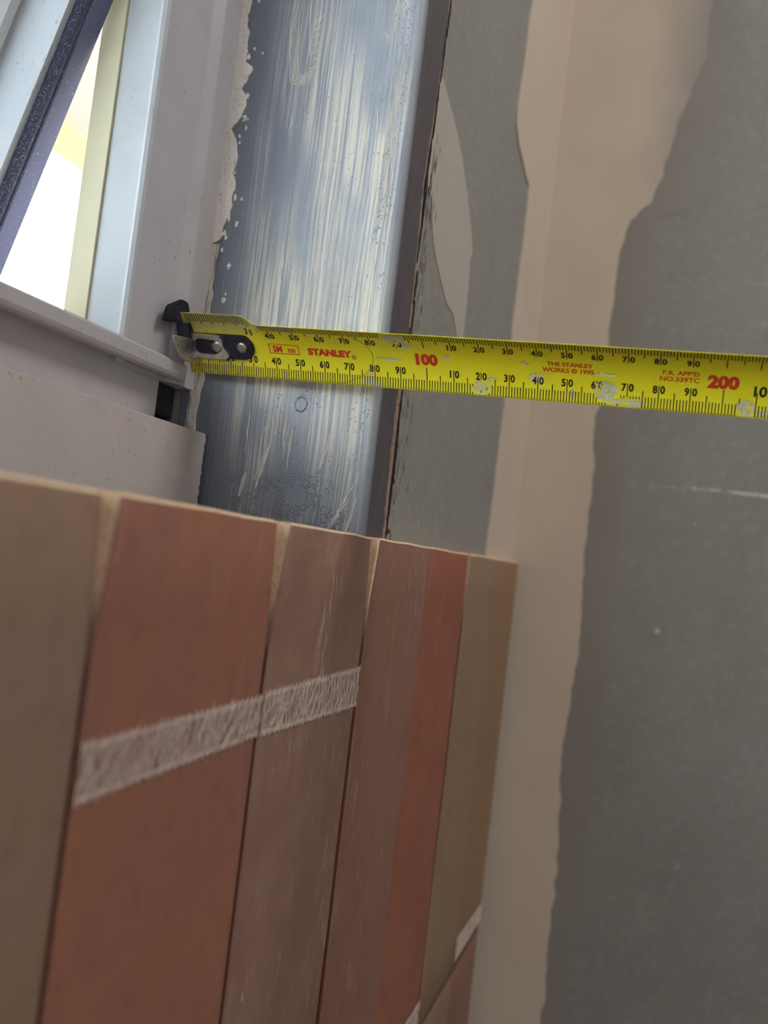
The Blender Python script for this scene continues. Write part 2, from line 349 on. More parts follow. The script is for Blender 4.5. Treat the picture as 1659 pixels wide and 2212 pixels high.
# cream brush marks standing proud of the membrane, one raised ring over a nail head
def strokes():
    vs, fs = [], []
    rng = random.Random(9)
    def ribbon(pts, w0, h=0.12):
        n = len(pts); b = len(vs)
        for i, (y, z) in enumerate(pts):
            t = i / (n - 1); ww = w0 * (math.sin(math.pi * min(1, max(0, t * 0.96 + 0.02))) ** 0.6) * (0.75 + 0.5 * noise.noise(Vector((z * .3, y, 1)))) + 0.02
            q = pts[min(i + 1, n - 1)]; p = pts[max(i - 1, 0)]
            dy, dz = q[0] - p[0], q[1] - p[1]; L = math.hypot(dy, dz) or 1; ny, nz = -dz / L, dy / L
            for k, hh in ((-1, 0.0), (0, h), (1, 0.0)): vs.append((-0.06 - hh * 0.22, y + ny * ww * k, z + nz * ww * k))
        for i in range(n - 1):
            for k in range(2): fs.append((b + i * 3 + k, b + i * 3 + k + 1, b + i * 3 + 4 + k, b + i * 3 + 3 + k))
    def line(y0, z0, y1, z1, w, n=24, bend=1.0, sd=0, h=0.45):
        pts = []
        for i in range(n):
            t = i / (n - 1); pts.append((y0 + (y1 - y0) * t + bend * noise.noise(Vector((t * 2.2, sd, 3))), z0 + (z1 - z0) * t))
        ribbon(pts, w, h)
    for i in range(34):
        y = rng.uniform(-74, -22); z = rng.uniform(60, 170); L = rng.uniform(20, 75)
        line(y, z, y - rng.uniform(-1, 2), z + L * (0.7 if y < -40 else 0.4), rng.uniform(0.10, 0.32), sd=i)
    for i in range(16):
        y = rng.uniform(-68, -25); z = rng.uniform(22, 36); line(y, z, y + rng.uniform(-2, 1), z + rng.uniform(12, 24), rng.uniform(0.1, 0.3), sd=i + 60)
    for i in range(7):                                                   # ridges next to the corner
        y = -73.6 + i * 0.75; line(y, 118 + i * 3, y - 0.3, 172 + rng.uniform(-8, 14), 0.26, bend=0.8, sd=100 + i, h=0.5)
    # palette-knife loop near the top
    for k in range(5):
        o = k * 0.9
        ribbon([(-23.5 - o, 222), (-22.0 - o, 205), (-23.6 - o * 0.95, 190), (-25.2 - o * .8, 179 + o), (-29 - o * .3, 177.4 + o), (-34, 178.6 + o * 1.2), (-37.5 + o * .2, 181 + o * 1.5)], 0.30, 0.5)
    for k in range(7): ribbon([(-33.0, 184 + k * 3.2), (-35.0, 184.6 + k * 3.2), (-37.0, 186.6 + k * 3.3)], 0.35, 0.4)
    for k in range(3): line(-31.5 - k * 1.6, 186, -30.5 - k * 2.2, 220, 0.35, sd=200 + k, h=.4)
    # free strokes low on the reveal
    line(-36.6, 33.5, -32.4, 14, 0.75, bend=0.4, sd=300, h=.5); line(-34.8, 30, -31.2, 17, 0.3, bend=0.3, sd=301)
    line(-27.5, 20, -25.5, 10, 1.2, bend=0.4, sd=302, h=.3)
    line(-73.5, 19, -64.0, 0, 0.55, bend=0.5, sd=303, h=.5); line(-71, 12, -66, 2, 0.4, bend=.3, sd=304); line(-79.0 + 4, 14, -71.6, -2, 0.55, bend=.4, sd=305, h=.5)
    line(-74.5, 24, -73.4, 7, 0.4, bend=.4, sd=306); line(-72, 30, -70, 14, .35, sd=307)
    for i in range(12):
        y = -66 - rng.uniform(0, 7); z = rng.uniform(192, 222); line(y, z, y + rng.uniform(-3, 3), z + rng.uniform(5, 14), .35, bend=2, sd=320 + i)
    link('brush_marks', (vs, fs), m_res, wall_back, kind='stuff', smooth=True)
    # the ring
    bm = bmesh.new(); n, k = 28, 8
    cy, cz = -47.4, 48.3; vv = []
    for i in range(n):
        t = 2 * math.pi * i / n; R_ = 2.55 * (1 + 0.08 * noise.noise(Vector((math.cos(t) * 2, math.sin(t) * 2, 0))))
        vv.append([bm.verts.new((0.1 - 0.35 * math.sin(2 * math.pi * j / k), cy + (R_ + 0.38 * math.cos(2 * math.pi * j / k)) * math.cos(t), cz + 1.12 * (R_ + 0.38 * math.cos(2 * math.pi * j / k)) * math.sin(t))) for j in range(k)])
    for i in range(n):
        for j in range(k): bm.faces.new((vv[i][j], vv[i][(j + 1) % k], vv[(i + 1) % n][(j + 1) % k], vv[(i + 1) % n][j]))
    a = M('ring_residue', (92, 94, 104), .4); a.mix(a.ramp(a.noise(500, 3), .45, .6), (150, 152, 160)); link('nail_head_ring', bm, a.m, wall_back, smooth=True)
strokes()

# ragged sealant between frame and reveal
pts = [(1.5, 226), (-2.6, 222), (-3.2, 214), (-2.0, 206), (-3.6, 201), (-2.2, 196), (-4.6, 189), (-7.6, 186), (-6.0, 181), (-3.4, 178), (-6.4, 173), (-5.6, 169), (-4.0, 164.5), (-1.6, 160), (-4.6, 155), (-6.2, 148), (-5.2, 143), (-6.4, 136), (-6.0, 128), (-5.4, 123), (-3.4, 119), (-2.6, 114), (-0.6, 112.5), (1.5, 112)]
link('sealant_smear', slab(rag(rag(pts, 1.5, 1.6, 1), 0.5, 0.5, 31), 'x', -0.55, 0.3), m_smear, wall_back, label='ragged white sealant smear beside the window frame')
rs = random.Random(44)
for i in range(26):
    z = rs.uniform(66, 224); y = -3.5 - abs(rs.gauss(0, 2.6)) - (1.5 if z > 130 else 0); r = rs.uniform(.3, .95)
    pts = [(y + r * rs.uniform(.5, 1.4) * math.cos(t * .628), z + 1.7 * r * rs.uniform(.5, 1.5) * math.sin(t * .628)) for t in range(10)]
    link('sealant_speck', slab(rag(pts, .25, .4, i), 'x', -0.4, 0.3), m_smear, wall_back)
link('sealant_bead', slab(rag([(2.2, 16), (-1.6, 18), (-2.0, 32), (-2.4, 45), (-3.4, 56), (-1.2, 62), (2.2, 62)], 0.7, 1.5, 4), 'x', -0.9, 0.3), m_seal, wall_back, label='streaky grey sealant bead below the tape hook')
link('sealant_bead', slab(rag([(4, 64), (-2.2, 64), (-2.6, 84), (-1.6, 100), (-2.4, 112), (4, 112)], 0.8, 1.5, 6), 'x', -0.7, 0.3), m_seal, wall_back, label='streaky grey sealant bead above the tape hook')

# paper edge and drips beside the membrane, skim patch, jointing compound in the corner
pts = [(23, -14)] + [(x - 1.0, z) for x, z in [(24.6, 3), (23.5, 21), (22.5, 38), (22, 55), (27, 90), (26.4, 107), (24.5, 130), (23.5, 148), (25.2, 164), (27.4, 183), (29.2, 204), (30, 219), (27, 300), (26, 500)]]
wid = [5.5, 6, 6, 7, 7.5, 5.5, 5, 4.5, 4.0, 4, 4, 4, 4, 4, 4]
right = [(p[0] + w_, p[1]) for p, w_ in zip(pts, wid)]
link('paper_edge', slab(rag(pts + right[::-1], 0.9, 2.5, 7), 'y', YW - 0.45, YW + 0.2), m_paper, wall_back, label='torn brown paper edge beside the membrane')
dr = []
for i, (x, z, w_, h_) in enumerate([(29.5, 40, 1.0, 9), (30.5, 30, 0.8, 10), (29.0, 52, 1.2, 6), (31, 24, 1.8, 1.6), (30.0, 12, 1.0, 11), (31, 3.4, 3.6, 1.2), (31.5, 92, .9, 8), (30.5, 105, 1, 7), (28.4, 148, 1.6, 5), (29.5, 138, .8, 12), (30.2, 180, .7, 12), (31.5, 205, .8, 12), (28.7, 160, .7, 8), (28.6, 124, .9, 9), (29, 66, 1.0, 12), (28.6, 80, 0.8, 8), (32.8, 222, .8, 9)]):
    p = [(x - w_ / 2, z - h_), (x + w_ / 2, z - h_ * .4), (x + w_, z + h_ * .3), (x + w_ * .2, z + h_), (x - w_ * .6, z + h_ * .2)]
    link('adhesive_drip', slab(rag(p, .6, .8, 20 + i), 'y', YW - 0.9, YW + 0.1), m_dark, wall_back)
patch = [(35.7, 197.7), (53.8, 192.7), (66.3, 188.8), (81.3, 181.2), (95.3, 172.1), (107.6, 162.6), (116.6, 152.3), (113.5, 146.1), (116.4, 132.5), (117.1, 118.9), (118.2, 100), (118, 80), (112.5, 96), (106.5, 104), (93.8, 113.0), (80.1, 114.1), (64.4, 121.5), (51.4, 129.0), (43.8, 137.9), (40.2, 146.2), (30.8, 149), (29.3, 160.5), (30.2, 173.3), (30.8, 184.2), (31.0, 191.9)]
link('skim_patch', slab(rag(patch, 0.5, 2.0, 8), 'y', YW - 0.3, YW + 0.2), m_patch, wall_back, label='pale sail-shaped skim patch on the grey board')
fl = random.Random(21)
vs, fs = [], []
for i in range(120):                                                     # dark brush flecks on the board next to the paper edge
    z = fl.choice([fl.uniform(60, 175), fl.uniform(100, 165), fl.uniform(0, 60)]); x = 33 + abs(fl.gauss(0, 6)); L = fl.uniform(1, 5); w_ = fl.uniform(.1, .32); b = len(vs)
    vs += [(x, YW - .42, z - L), (x + w_, YW - .42, z - L * .2), (x + w_ * .5, YW - .42, z + L), (x - w_, YW - .42, z + L * .1)]; fs.append((b, b + 1, b + 2, b + 3))
link('brush_flecks', (vs, fs), m_dark, wall_back, kind='stuff')
cl = [(187.3, 520), (187.3, 332), (183.8, 318.8), (183.7, 288.8), (179.2, 261.5), (181.5, 253.0), (193.3, 246.7), (215.6, 242.5), (236.5, 240), (237.5, 228), (237.5, 202), (236, 179), (234.3, 142.5), (237, 105), (234.5, 75), (233.5, 42), (231.4, 12), (231, -60), (230, -400)]
link('joint_compound', slab(rag(cl, 0.9, 5, 9, closed=False) + [(XC - .1, -400), (XC - .1, 520)], 'y', YW - 0.9, YW + 0.2), m_cmp, wall_back, label='beige jointing compound strip left of the room corner')
sc_ = [(-190.0, 560), (-177.0, 415.6), (-176.1, 374.5), (-165.5, 337.6), (-159.9, 313.9), (-154.6, 286.8), (-148.6, 266.5), (-136.5, 254.7), (-132.5, 239.3), (-130, 212), (-130, 171), (-128.5, 134), (-126, 100), (-128.2, 76.7), (-129.0, 46.8), (-128.6, 10.2), (-129.8, -22.6), (-131.0, -55.3), (-130.8, -78.2), (-128.7, -104.6), (-127.7, -133.9), (-130.4, -165.7), (-132.5, -200.5), (-132.7, -232.3), (-132.9, -264.0), (-133.0, -286.0), (-133.0, -420.0)]
link('joint_compound', slab([(YW - .95, 560)] + rag(sc_, 2.2, 4, 10, closed=False) + [(YW - .95, -420)], 'x', XC - 0.8, XC + 0.3), m_cmp_r, wall_right, label='beige jointing compound band right of the room corner')
s2 = [(-188, 560), (-185.7, 414.7), (-189.5, 363.3), (-189.9, 326.1), (-176, 313.3), (-172.3, 299.8), (-180.4, 279.4), (-184, 270.9), (-172.8, 261.0), (-155.4, 256.2), (-152.3, 239.3), (-152.4, 212.2), (-152.5, 178.6), (-152.1, 135.1), (-149.8, 95.0), (-151.6, 45.6), (-151.9, -19.8), (-152.2, -84.5), (-150.9, -148.8), (-148.1, -212.9), (-146.8, -260.5), (-145.9, -420)]
link('thin_skim', slab([(YW - .95, 560)] + rag(s2, 1.6, 4, 12, closed=False) + [(YW - .95, -420)], 'x', XC - 0.3, XC + 0.3), m_cmp_thin, wall_right, label='thin feathered skim at the edge of the compound band')
top = [(-164.1, 62.4), (-182.5, 64.6), (-203.7, 65.6), (-221.5, 65.4), (-244.6, 64.2), (-280, 60)]
bot = [(-280, 57.5), (-244.6, 61.6), (-221.5, 63.2), (-203.7, 63.4), (-182.5, 63.4)]
link('chalk_scuff', slab(rag(top + bot, .5, 3, 14), 'x', XC - 0.1, XC + 0.2), m_chalk, wall_right, label='faint curved white scuff on the grey board')
for (y, z, r) in [(-183, -36, 2.0), (-172, -128, 2.2), (-200, 40, 1.2), (-167, 150, .8), (-211, -190, 1.4)]:
    link('plaster_speck', slab([(y + r * (.7 + .5 * random.random()) * math.cos(t * .9), z + r * (.7 + .5 * random.random()) * math.sin(t * .9)) for t in range(7)], 'x', XC - .4, XC + .2), m_chalk, wall_right)

# ------------------------------------------------------------------ window
win = empty('window_1', (0, 0, 0)); win['kind'] = 'structure'
st = [(0.9, 30), (0.9, 1.6), (-0.6, 0.6), (-12.4, 0.6), (-13.0, 0.8), (-16.6, 3.5), (-17.4, 3.7), (-46.4, 3.4), (-46.9, 1.4), (-48.0, 0.6), (-49.4, 1.2), (-50.0, 2.6), (-49.4, 4.0), (-48.2, 4.8), (-48.0, 18.8), (-44, 19.2), (-44, 30)]
bm = bmesh.new(); prism(bm, st, 'z', 51, 760)
for f in bm.faces:
    c = f.calc_center_median()
    if c.x < -46.5: f.material_index = 1
link('frame_stile', bm, [m_alu, m_alu_in], win, label='grey lilac side of the window frame')
bm = bmesh.new(); prism(bm, [(-47.6, 19.0), (-47.6, 27), (-46.5, 27.6), (0.9, 27.6), (0.9, 28.6), (-49, 28.6), (-49, 19.0)], 'z', 40, 760); link('frame_lining', bm, m_cream, win, label='cream outer lining strip of the frame')
bm = bmesh.new(); box(bm, -700, 1.0, 13, 37, -14, 50.5); link('frame_light_block', bm, m_packer, win, label='dark block added under the frame to stop light')  # added block: keeps outside light from leaking in below the frame
# bottom rail with a rounded lip, its recessed face below
lip = [(30, 64.5), (20, 63.0), (-0.5, 59.2), (-2.2, 58.6), (-3.0, 57.6), (-3.0, 53.6), (-2.4, 52.4), (-1.2, 51.9), (0.2, 52.0), (1.0, 52.8), (6, 53.0), (6, 30), (12.5, 30), (12.5, 51), (30, 51)]
bm = bmesh.new(); va, vb = prism(bm, lip, 'x', -700, -12.8)
for v in vb:
    if v.co.z < 51 or v.co.y > 5.5: v.co.x = -17.2
for v in vb:
    if v.co.y > 5.5 and v.co.z > 60: v.co.x = -8
link('bottom_rail', bm, m_alu, win, smooth=False, label='grey bottom rail of the frame with a projecting lip')
bm = bmesh.new(); box(bm, -25, -3.2, 6.8, 10, 38, 51.0, 1.2); link('corner_packer', bm, m_packer, win, label='black plastic packer in the frame corner')
bm = bmesh.new()
sub = [(-9, 33.2), (-8.6, 33.5), (6.0, 35.2), (6.0, 33.2), (-7.2, 31.6), (-7.2, -13.5), (-9, -13.5)]
n = 14; prev = None
outl = sub
va, vb = prism(bm, outl, 'x', -700, -3.0)
link('sub_sill', bm, m_alu_sub, win, label='pale pitted sub sill board with a rough cut end')
bm = bmesh.new()                                                        # ragged burr on the cut end
for i in range(34):
    z = -13 + i * 1.36; r = random.uniform(.3, .9); box(bm, -3.2, -3.0 + r * (0.9 if i % 3 else 0.3), -9.02, -7.3, z, z + 1.2)
link('cut_burr', bm, m_alu_sub, win)
for nm, (x0, x1, z0, z1) in dict(frame_stile=(-700, -640, 51, 760)).items():
    bm = bmesh.new(); box(bm, x0, x1, 2, 37, z0, z1, 1); link(nm, bm, m_alu, win)
bm = bmesh.new(); box(bm, -640, -51.2, 3, 36, 640, 699, 1); link('head_rail', bm, m_alu, win)
# tilted sash, pushed out at the bottom
K = 0.325; ang = math.atan(K)
sash = empty('sash', (0, 24.6, 185.2)); sash.parent = win; sash.rotation_euler = (ang, 0, 0)   # local z runs up the sash, local y outward
def sash_piece(nm, pts, mt, z0, z1, label=None, parent=sash):
    bm = bmesh.new(); prism(bm, pts, 'z', z0, z1); return link(nm, bm, mt, parent, label=label)
cs = math.cos(ang)
sash_piece('stile', [(-50.2, 1), (-50.2, 30), (-66, 30), (-66, 22.5), (-65, 22.5), (-65, 3.0), (-62.3, 3.0), (-62.3, 4.5), (-58.4, 4.5), (-58.4, 1)], m_sash, -150, 330, 'pale speckled stile of the open sash')
sash_piece('flange', [(-50, 0), (-50, 1.6), (-58.2, 1.6), (-58.2, 0.3), (-57.6, 0)], m_flange, -150, 330, 'dusty blue grey flange of the open sash')
g = [(-58.2 - 2.1 + 2.2 * math.cos(t * math.pi / 6), 2.6 - 2.6 * math.sin(t * math.pi / 6)) for t in range(0, 7)] + [(-62.4, 4.4), (-58.3, 4.4)]
sash_piece('gasket', g, m_rubber, -150, 330, 'black dusty rubber gasket')
sash_piece('glazing_bead', [(-66.2, 22.6), (-66.2, 30), (-72, 30), (-72, 25), (-70, 22.6)], m_bead, -132, 320, 'white glazing bead')
bm = bmesh.new(); box(bm, -640, -66, 30.4, 36, -140, 325); link('glass', bm, m_glass, sash)
bm = bmesh.new(); box(bm, -640, -66.2, 0, 30, -150, -116, 1); link('bottom_sash_rail', bm, m_sash, sash)

# ------------------------------------------------------------------ outside: ground and the eaves overhead
bm = bmesh.new(); box(bm, -9000, 9000, YO, 12000, -1500, -1300); o = link('ground', bm, m_path); o['kind'] = 'structure'
ev = empty('house_eaves', (1000, 800, 1062)); ev['label'] = 'pink soffit and yellow fascia of the eaves outside the window'; ev['category'] = 'eaves'
def local(o, root):
    o.data.transform(Matrix.Translation(-root.location)); return o
bm = bmesh.new(); box(bm, -2500, 4500, YO + 1, 1500, 1062, 1100); local(link('soffit', bm, m_soffit, ev), ev)
bm = bmesh.new(); box(bm, -2500, 4500, 1500, 1530, 978, 1240); local(link('fascia_board', bm, m_fascia, ev), ev)
bm = bmesh.new(); prism(bm, [(1490, 1245), (1520, 1262), (YO + 1, 1600), (YO + 1, 1570)], 'x', -2500, 4500); local(link('roof_sheet', bm, m_path, ev), ev)

# ------------------------------------------------------------------ tiles on the wall below the window
TW, TX = 80.38, -162.6
def tile(k, row, z0, z1, mat, dTL, dTR, dBL, dBR, gapL=0.35, gapR=0.35, seed=0, label=None, parent=wall_back, clayL=False):
    x0 = TX + k * TW + gapL; x1 = TX + (k + 1) * TW - gapR
    nx, nz = 8, 22
    bm = bmesh.new(); vf = []
    r = 1.1
    for j in range(nz + 1):
        tz = j / nz; row_ = []
        for i in range(nx + 1):
            tx = i / nx
            # edge-tightened spacing for a soft arris
            fx = (0, .007, .05, .25, .5, .75, .95, .988, 1)[i]; fz = tz if 1 < j < nz - 1 else (0 if j == 0 else 0.003 if j == 1 else 0.997 if j == nz - 1 else 1)
            x = x0 + (x1 - x0) * fx; z = z0 + (z1 - z0) * fz
            lift = max(0.0, (fz - 0.84) / 0.16) ** 1.6
            d = (dTL * (1 - fx) + dTR * fx) * lift + (dBL * (1 - fx) + dBR * fx)
            y = -84.7 - d + 0.25 * noise.noise(Vector((x * .03, z * .015, seed)))
            y += (0.6 if i in (0, nx) else 0) + (0.7 if j in (0, nz) else 0)
            x += 0.35 * noise.noise(Vector((z * .04, seed, 1))) * (1 if i in (0, nx, 1, nx - 1) else 0)
            z += 0.45 * noise.noise(Vector((x * .07, seed, 9))) * (1 if j in (0, nz, 1, nz - 1) else 0)
            if j in (0, nz) and i in (0, nx): z += -2.0 if j == nz else 0.8; x += .7 if i == 0 else -.7
            row_.append(bm.verts.new((x, y, z)))
        vf.append(row_)
    for j in range(nz):
        for i in range(nx):
            f = bm.faces.new((vf[j][i], vf[j][i + 1], vf[j + 1][i + 1], vf[j + 1][i]))
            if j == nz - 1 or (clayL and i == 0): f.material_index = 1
    # sides in raw clay, joint shade painted in lower down
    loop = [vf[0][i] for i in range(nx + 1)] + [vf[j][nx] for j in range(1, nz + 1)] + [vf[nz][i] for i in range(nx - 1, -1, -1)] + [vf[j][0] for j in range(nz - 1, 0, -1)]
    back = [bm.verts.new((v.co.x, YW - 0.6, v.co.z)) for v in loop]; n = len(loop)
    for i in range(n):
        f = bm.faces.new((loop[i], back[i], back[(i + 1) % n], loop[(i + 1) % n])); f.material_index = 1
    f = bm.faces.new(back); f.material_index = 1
    bmesh.ops.recalc_face_normals(bm, faces=bm.faces[:])
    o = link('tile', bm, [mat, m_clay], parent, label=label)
    for p in o.data.polygons: p.use_smooth = True if abs(p.normal.y) > .5 else False
    return o
H = 254.5
T = {}
spec = [(-2, m_tiles[0], 0, 0, 0, 0, 'taupe tile at the far left'), (-1, m_tiles[1], -.6, -1.2, 0, 0, 'taupe olive tile at the left edge'),
        (0, m_tiles[2], 2.2, -1.2, 0, 0, 'red terracotta tile with the wide end of the mesh strip'), (1, m_tiles[3], 2.4, -.9, 0, .1, 'dusty brown tile with chalk marks'),
        (2, m_tiles[4], 1.6, 0, .1, 0, 'dark brown tile'), (3, m_tiles[5], 0.1, -.1, .1, -.3, 'orange terracotta tile'),
        (4, m_tiles[6], .1, 0, .3, 0, 'olive beige tile'), (5, m_tiles[7], .1, 0, 0, 0, 'olive brown tile at the room corner')]
GAP = {-2: (.4, .5), -1: (.4, .5), 0: (.8, 1.0), 1: (1.1, 1.0), 2: (.9, .1), 3: (.1, .6), 4: (.6, .1), 5: (.1, 2.6)}
for (k, mt, a_, b_, c_, d_, lb) in spec:
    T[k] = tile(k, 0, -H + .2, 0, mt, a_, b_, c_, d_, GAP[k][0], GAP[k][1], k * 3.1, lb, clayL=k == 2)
for k, mt in [(1, m_tiles[4]), (2, m_tiles[5]), (3, m_tiles[2]), (4, m_tiles[1]), (5, m_tiles[4])]:
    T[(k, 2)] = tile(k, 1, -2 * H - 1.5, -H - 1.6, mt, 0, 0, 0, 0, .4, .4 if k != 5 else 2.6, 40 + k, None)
bm = bmesh.new(); box(bm, -330, XC - 3, YW - .9, YW + .1, -520, -2); link('adhesive_bed', bm, m_bed, wall_back)

# fibreglass mesh strips stuck on the tile faces
def strip(t, xa, xb, zt_a, zb_a, zt_b, zb_b, seed, ysurf):
    rng = random.Random(seed); vs, fs, mi = [], [], []
    n = 30; m_ = 5
    for i in range(n + 1):
        f = i / n; x = xa + (xb - xa) * f
        zt = zt_a + (zt_b - zt_a) * f + .9 * noise.noise(Vector((x * .15, seed, 0))); zb = zb_a + (zb_b - zb_a) * f + .9 * noise.noise(Vector((x * .15, seed, 7)))
        for j in range(m_ + 1): vs.append((x, ysurf(x, zt) - .30, zb + (zt - zb) * j / m_))
    for i in range(n):
        for j in range(m_):
            a0 = i * (m_ + 1) + j; fs.append((a0, a0 + m_ + 1, a0 + m_ + 2, a0 + 1)); mi.append(0)
    def thread(pts, w_=0.13):
        b = len(vs)
        for i, (x, z, o_) in enumerate(pts):
            q = pts[min(i + 1, len(pts) - 1)]; p = pts[max(i - 1, 0)]; dx, dz = q[0] - p[0], q[1] - p[1]; L = math.hypot(dx, dz) or 1
            nx_, nz_ = -dz / L * w_, dx / L * w_; y = ysurf(x, z) - .36 - o_
            vs.append((x + nx_, y, z + nz_)); vs.append((x, y - w_, z)); vs.append((x - nx_, y, z - nz_))
        for i in range(len(pts) - 1):
            for k in range(2): fs.append((b + i * 3 + k, b + i * 3 + 1 + k, b + i * 3 + 4 + k, b + i * 3 + 3 + k)); mi.append(1)
    x = xa + .3
    while x < xb - .3:                                   # wavy cross threads
        f = (x - xa) / (xb - xa); zt = zt_a + (zt_b - zt_a) * f; zb = zb_a + (zb_b - zb_a) * f
        amp = rng.uniform(.3, 1.0); ph = rng.uniform(0, 6); fr = rng.uniform(.5, 1.3); lean = rng.uniform(-1.6, 1.6)
        thread([(min(xb, max(xa, x + lean * (t / 12 - .5) + amp * math.sin(ph + t * fr))), zb + (zt - zb) * t / 12, rng.uniform(0, .15)) for t in range(13)], rng.uniform(.06, .13))
        x += rng.uniform(.35, .9)
    for edge in (0, 1):                                  # looped selvedges
        for rep in range(4):
            pts = []; k = int((xb - xa) / .2)
            for i in range(k + 1):
                f = i / k; xx = xa + (xb - xa) * f; zt = (zt_a + (zt_b - zt_a) * f) if edge else (zb_a + (zb_b - zb_a) * f)
                ph = i * (.42 + .05 * rep) + rep + .6 * noise.noise(Vector((i * .05, rep, seed)))
                pts.append((min(xb, max(xa, xx + .9 * math.cos(ph))), zt + (1.05 if edge else -.85) * math.sin(ph) * (.7 + .6 * noise.noise(Vector((i * .03, rep, 4)))) + (-rep * .25 if edge else rep * .25) + rng.uniform(-.1, .1), rep * .04))
            thread(pts, .06)
    for i in range(int((xb - xa) / 9)):                  # stray fibres
        x = rng.uniform(xa + 3, xb - 4); f = (x - xa) / (xb - xa); e = rng.random() < .5
        z = (zt_a + (zt_b - zt_a) * f) if e else (zb_a + (zb_b - zb_a) * f); s_ = 1 if e else -1; L = rng.uniform(1, 3.2)
        thread([(x + L * .9 * math.sin(t * .5) * .6 + t * .1, z + s_ * L * math.sin(t / 8 * math.pi) * .8, .1) for t in range(9)], .05)
    o = link('mesh_strip', (vs, fs), [m_veil, m_thread], t, label='frayed white fibreglass mesh strip')
    for p, k in zip(o.data.polygons, mi): p.material_index = k
def surf(dTL, dTR, dBL, dBR, k):
    x0 = TX + k * TW; x1 = x0 + TW
    def f(x, z):
        fx = (x - x0) / (x1 - x0); fz = (z + H) / H
        return -84.7 - ((dTL * (1 - fx) + dTR * fx) * max(0.0, (fz - .84) / .16) ** 1.6 + (dBL * (1 - fx) + dBR * fx)) - .15
    return f
sp = {s[0]: s[2:6] for s in spec}
strip(T[0], TX + .6, TX + TW - .6, -49.6, -61.4, -49.2, -60.2, 3, surf(*sp[0], 0))
strip(T[1], TX + TW + .6, TX + 2 * TW - .6, -48.6, -60.6, -47.8, -62.0, 4, surf(*sp[1], 1))
strip(T[5], TX + 5 * TW + .4, TX + 6 * TW - 3, -236, -250, -240, -251, 5, surf(*sp[5], 5))
strip(T[3], TX + 3 * TW + 40, TX + 4 * TW - .6, -238, -251, -238, -251, 6, surf(*sp[3], 3))

# ------------------------------------------------------------------ tape measure
tape = empty('tape_measure', (-8, 0, 57)); tape['label'] = 'yellow steel measuring tape hooked on the window frame and stretched across the reveal'; tape['category'] = 'tape measure'
PH0 = math.radians(13)
def total(t):
    k = min(1, max(0, (t - 27) / 11)); k = k * k * (3 - 2 * k)
    return math.radians(44 + (70 - 44) * k)
def P(t, s, off=0.0):
    th = total(t); R_ = 25 / th; ph = PH0 + s / R_
    x = -8 + R_ * (math.cos(ph) - math.cos(PH0)); z = 57.1 - .0274 * t + R_ * (math.sin(ph) - math.sin(PH0))
    nx, nz = -math.cos(ph), -math.sin(ph)               # concave printed side
    return (x + nx * off, -t - .0031 * 0, z + nz * off)
def tl(o): o.data.transform(Matrix.Translation(-tape.location)); return o
def blade():
    ts = [1.5 + i * .9 for i in range(45)]; ts += [ts[-1] + 6 * i for i in range(1, 62)]; ss = [25 * i / 24 for i in range(25)]
    vs, fs, uv = [], [], []
    for side, off in ((0, 0.0), (1, -.16)):
        for t in ts:
            for s in ss:
                tt = t
                if t < 3: tt = t + 2.2 * max(0, abs(s - 12.5) / 12.5 - .6)     # clipped end corners
                vs.append(P(tt, s, off)); uv.append((t, s))
    n, m_ = len(ts), len(ss); N = n * m_
    for i in range(n - 1):
        for j in range(m_ - 1):
            a0 = i * m_ + j; fs.append((a0, a0 + 1, a0 + m_ + 1, a0 + m_)); fs.append((N + a0, N + a0 + m_, N + a0 + m_ + 1, N + a0 + 1))
        a0 = i * m_; fs.append((a0, a0 + m_, N + a0 + m_, N + a0)); a0 = i * m_ + m_ - 1; fs.append((a0, N + a0, N + a0 + m_, a0 + m_))
    for j in range(m_ - 1): fs.append((j, N + j, N + j + 1, j + 1))
    o = link('blade', (vs, fs), m_blade, tape, smooth=False); ul = o.data.uv_layers.new(name='UVMap')
    for lp in o.data.loops: q = uv[lp.vertex_index]; ul.data[lp.index].uv = (q[0] * S, q[1] * S)
    for p in o.data.polygons: p.use_smooth = len(p.vertices) == 4 and p.area > 1e-8
    return tl(o)
blade()
def worn(t, s):                                          # where plaster or wear hides the print
    for (a, b, rx, ry) in [(120, 2.6, 3.2, 2.6), (163.5, 5, 4.2, 3.6), (169, 1.5, 6, 1.2), (89, 21.5, 4.6, 3.6), (207, 2.5, 2.6, 2.4), (34.5, 22.5, 2.5, 2.2)]:
        if ((t - a) / rx) ** 2 + ((s - b) / ry) ** 2 < 1: return True
    return False
def ticks():
    vs, fs = [], []
    def mark(t, s0, s1, w_):
        k = max(2, int(abs(s1 - s0) / .8)); b = None
        for i in range(k + 1):
            s = s0 + (s1 - s0) * i / k
            if worn(t, s) and random.random() < .85: b = None; continue
            c = len(vs); vs.append(P(t - w_ / 2, s, .035)); vs.append(P(t + w_ / 2, s, .035))
            if b is not None: fs.append((b, b + 1, c + 1, c))
            b = c
    for t in range(4, 372):
        ten, five = t % 10 == 0, t % 5 == 0
        L = 8.6 if t % 100 == 0 else 8.3 if ten else 6.0 if five else 4.0
        if t < 31: L = min(L, 5.4 if five else 4.0)
        mark(t, .25, L, .34)
        L2 = 8.0 if t % 100 == 0 or t in (210,) else 8.6 if ten else 5.8 if five else 4.0
        if t < 31: L2 = min(L2, 5.0)
        mark(t, 24.75, 25 - L2, .36)
    o = link('scale_marks', (vs, fs), m_ink, tape, kind='stuff', label='black millimetre scale along both edges'); tl(o)
ticks()
dg = None
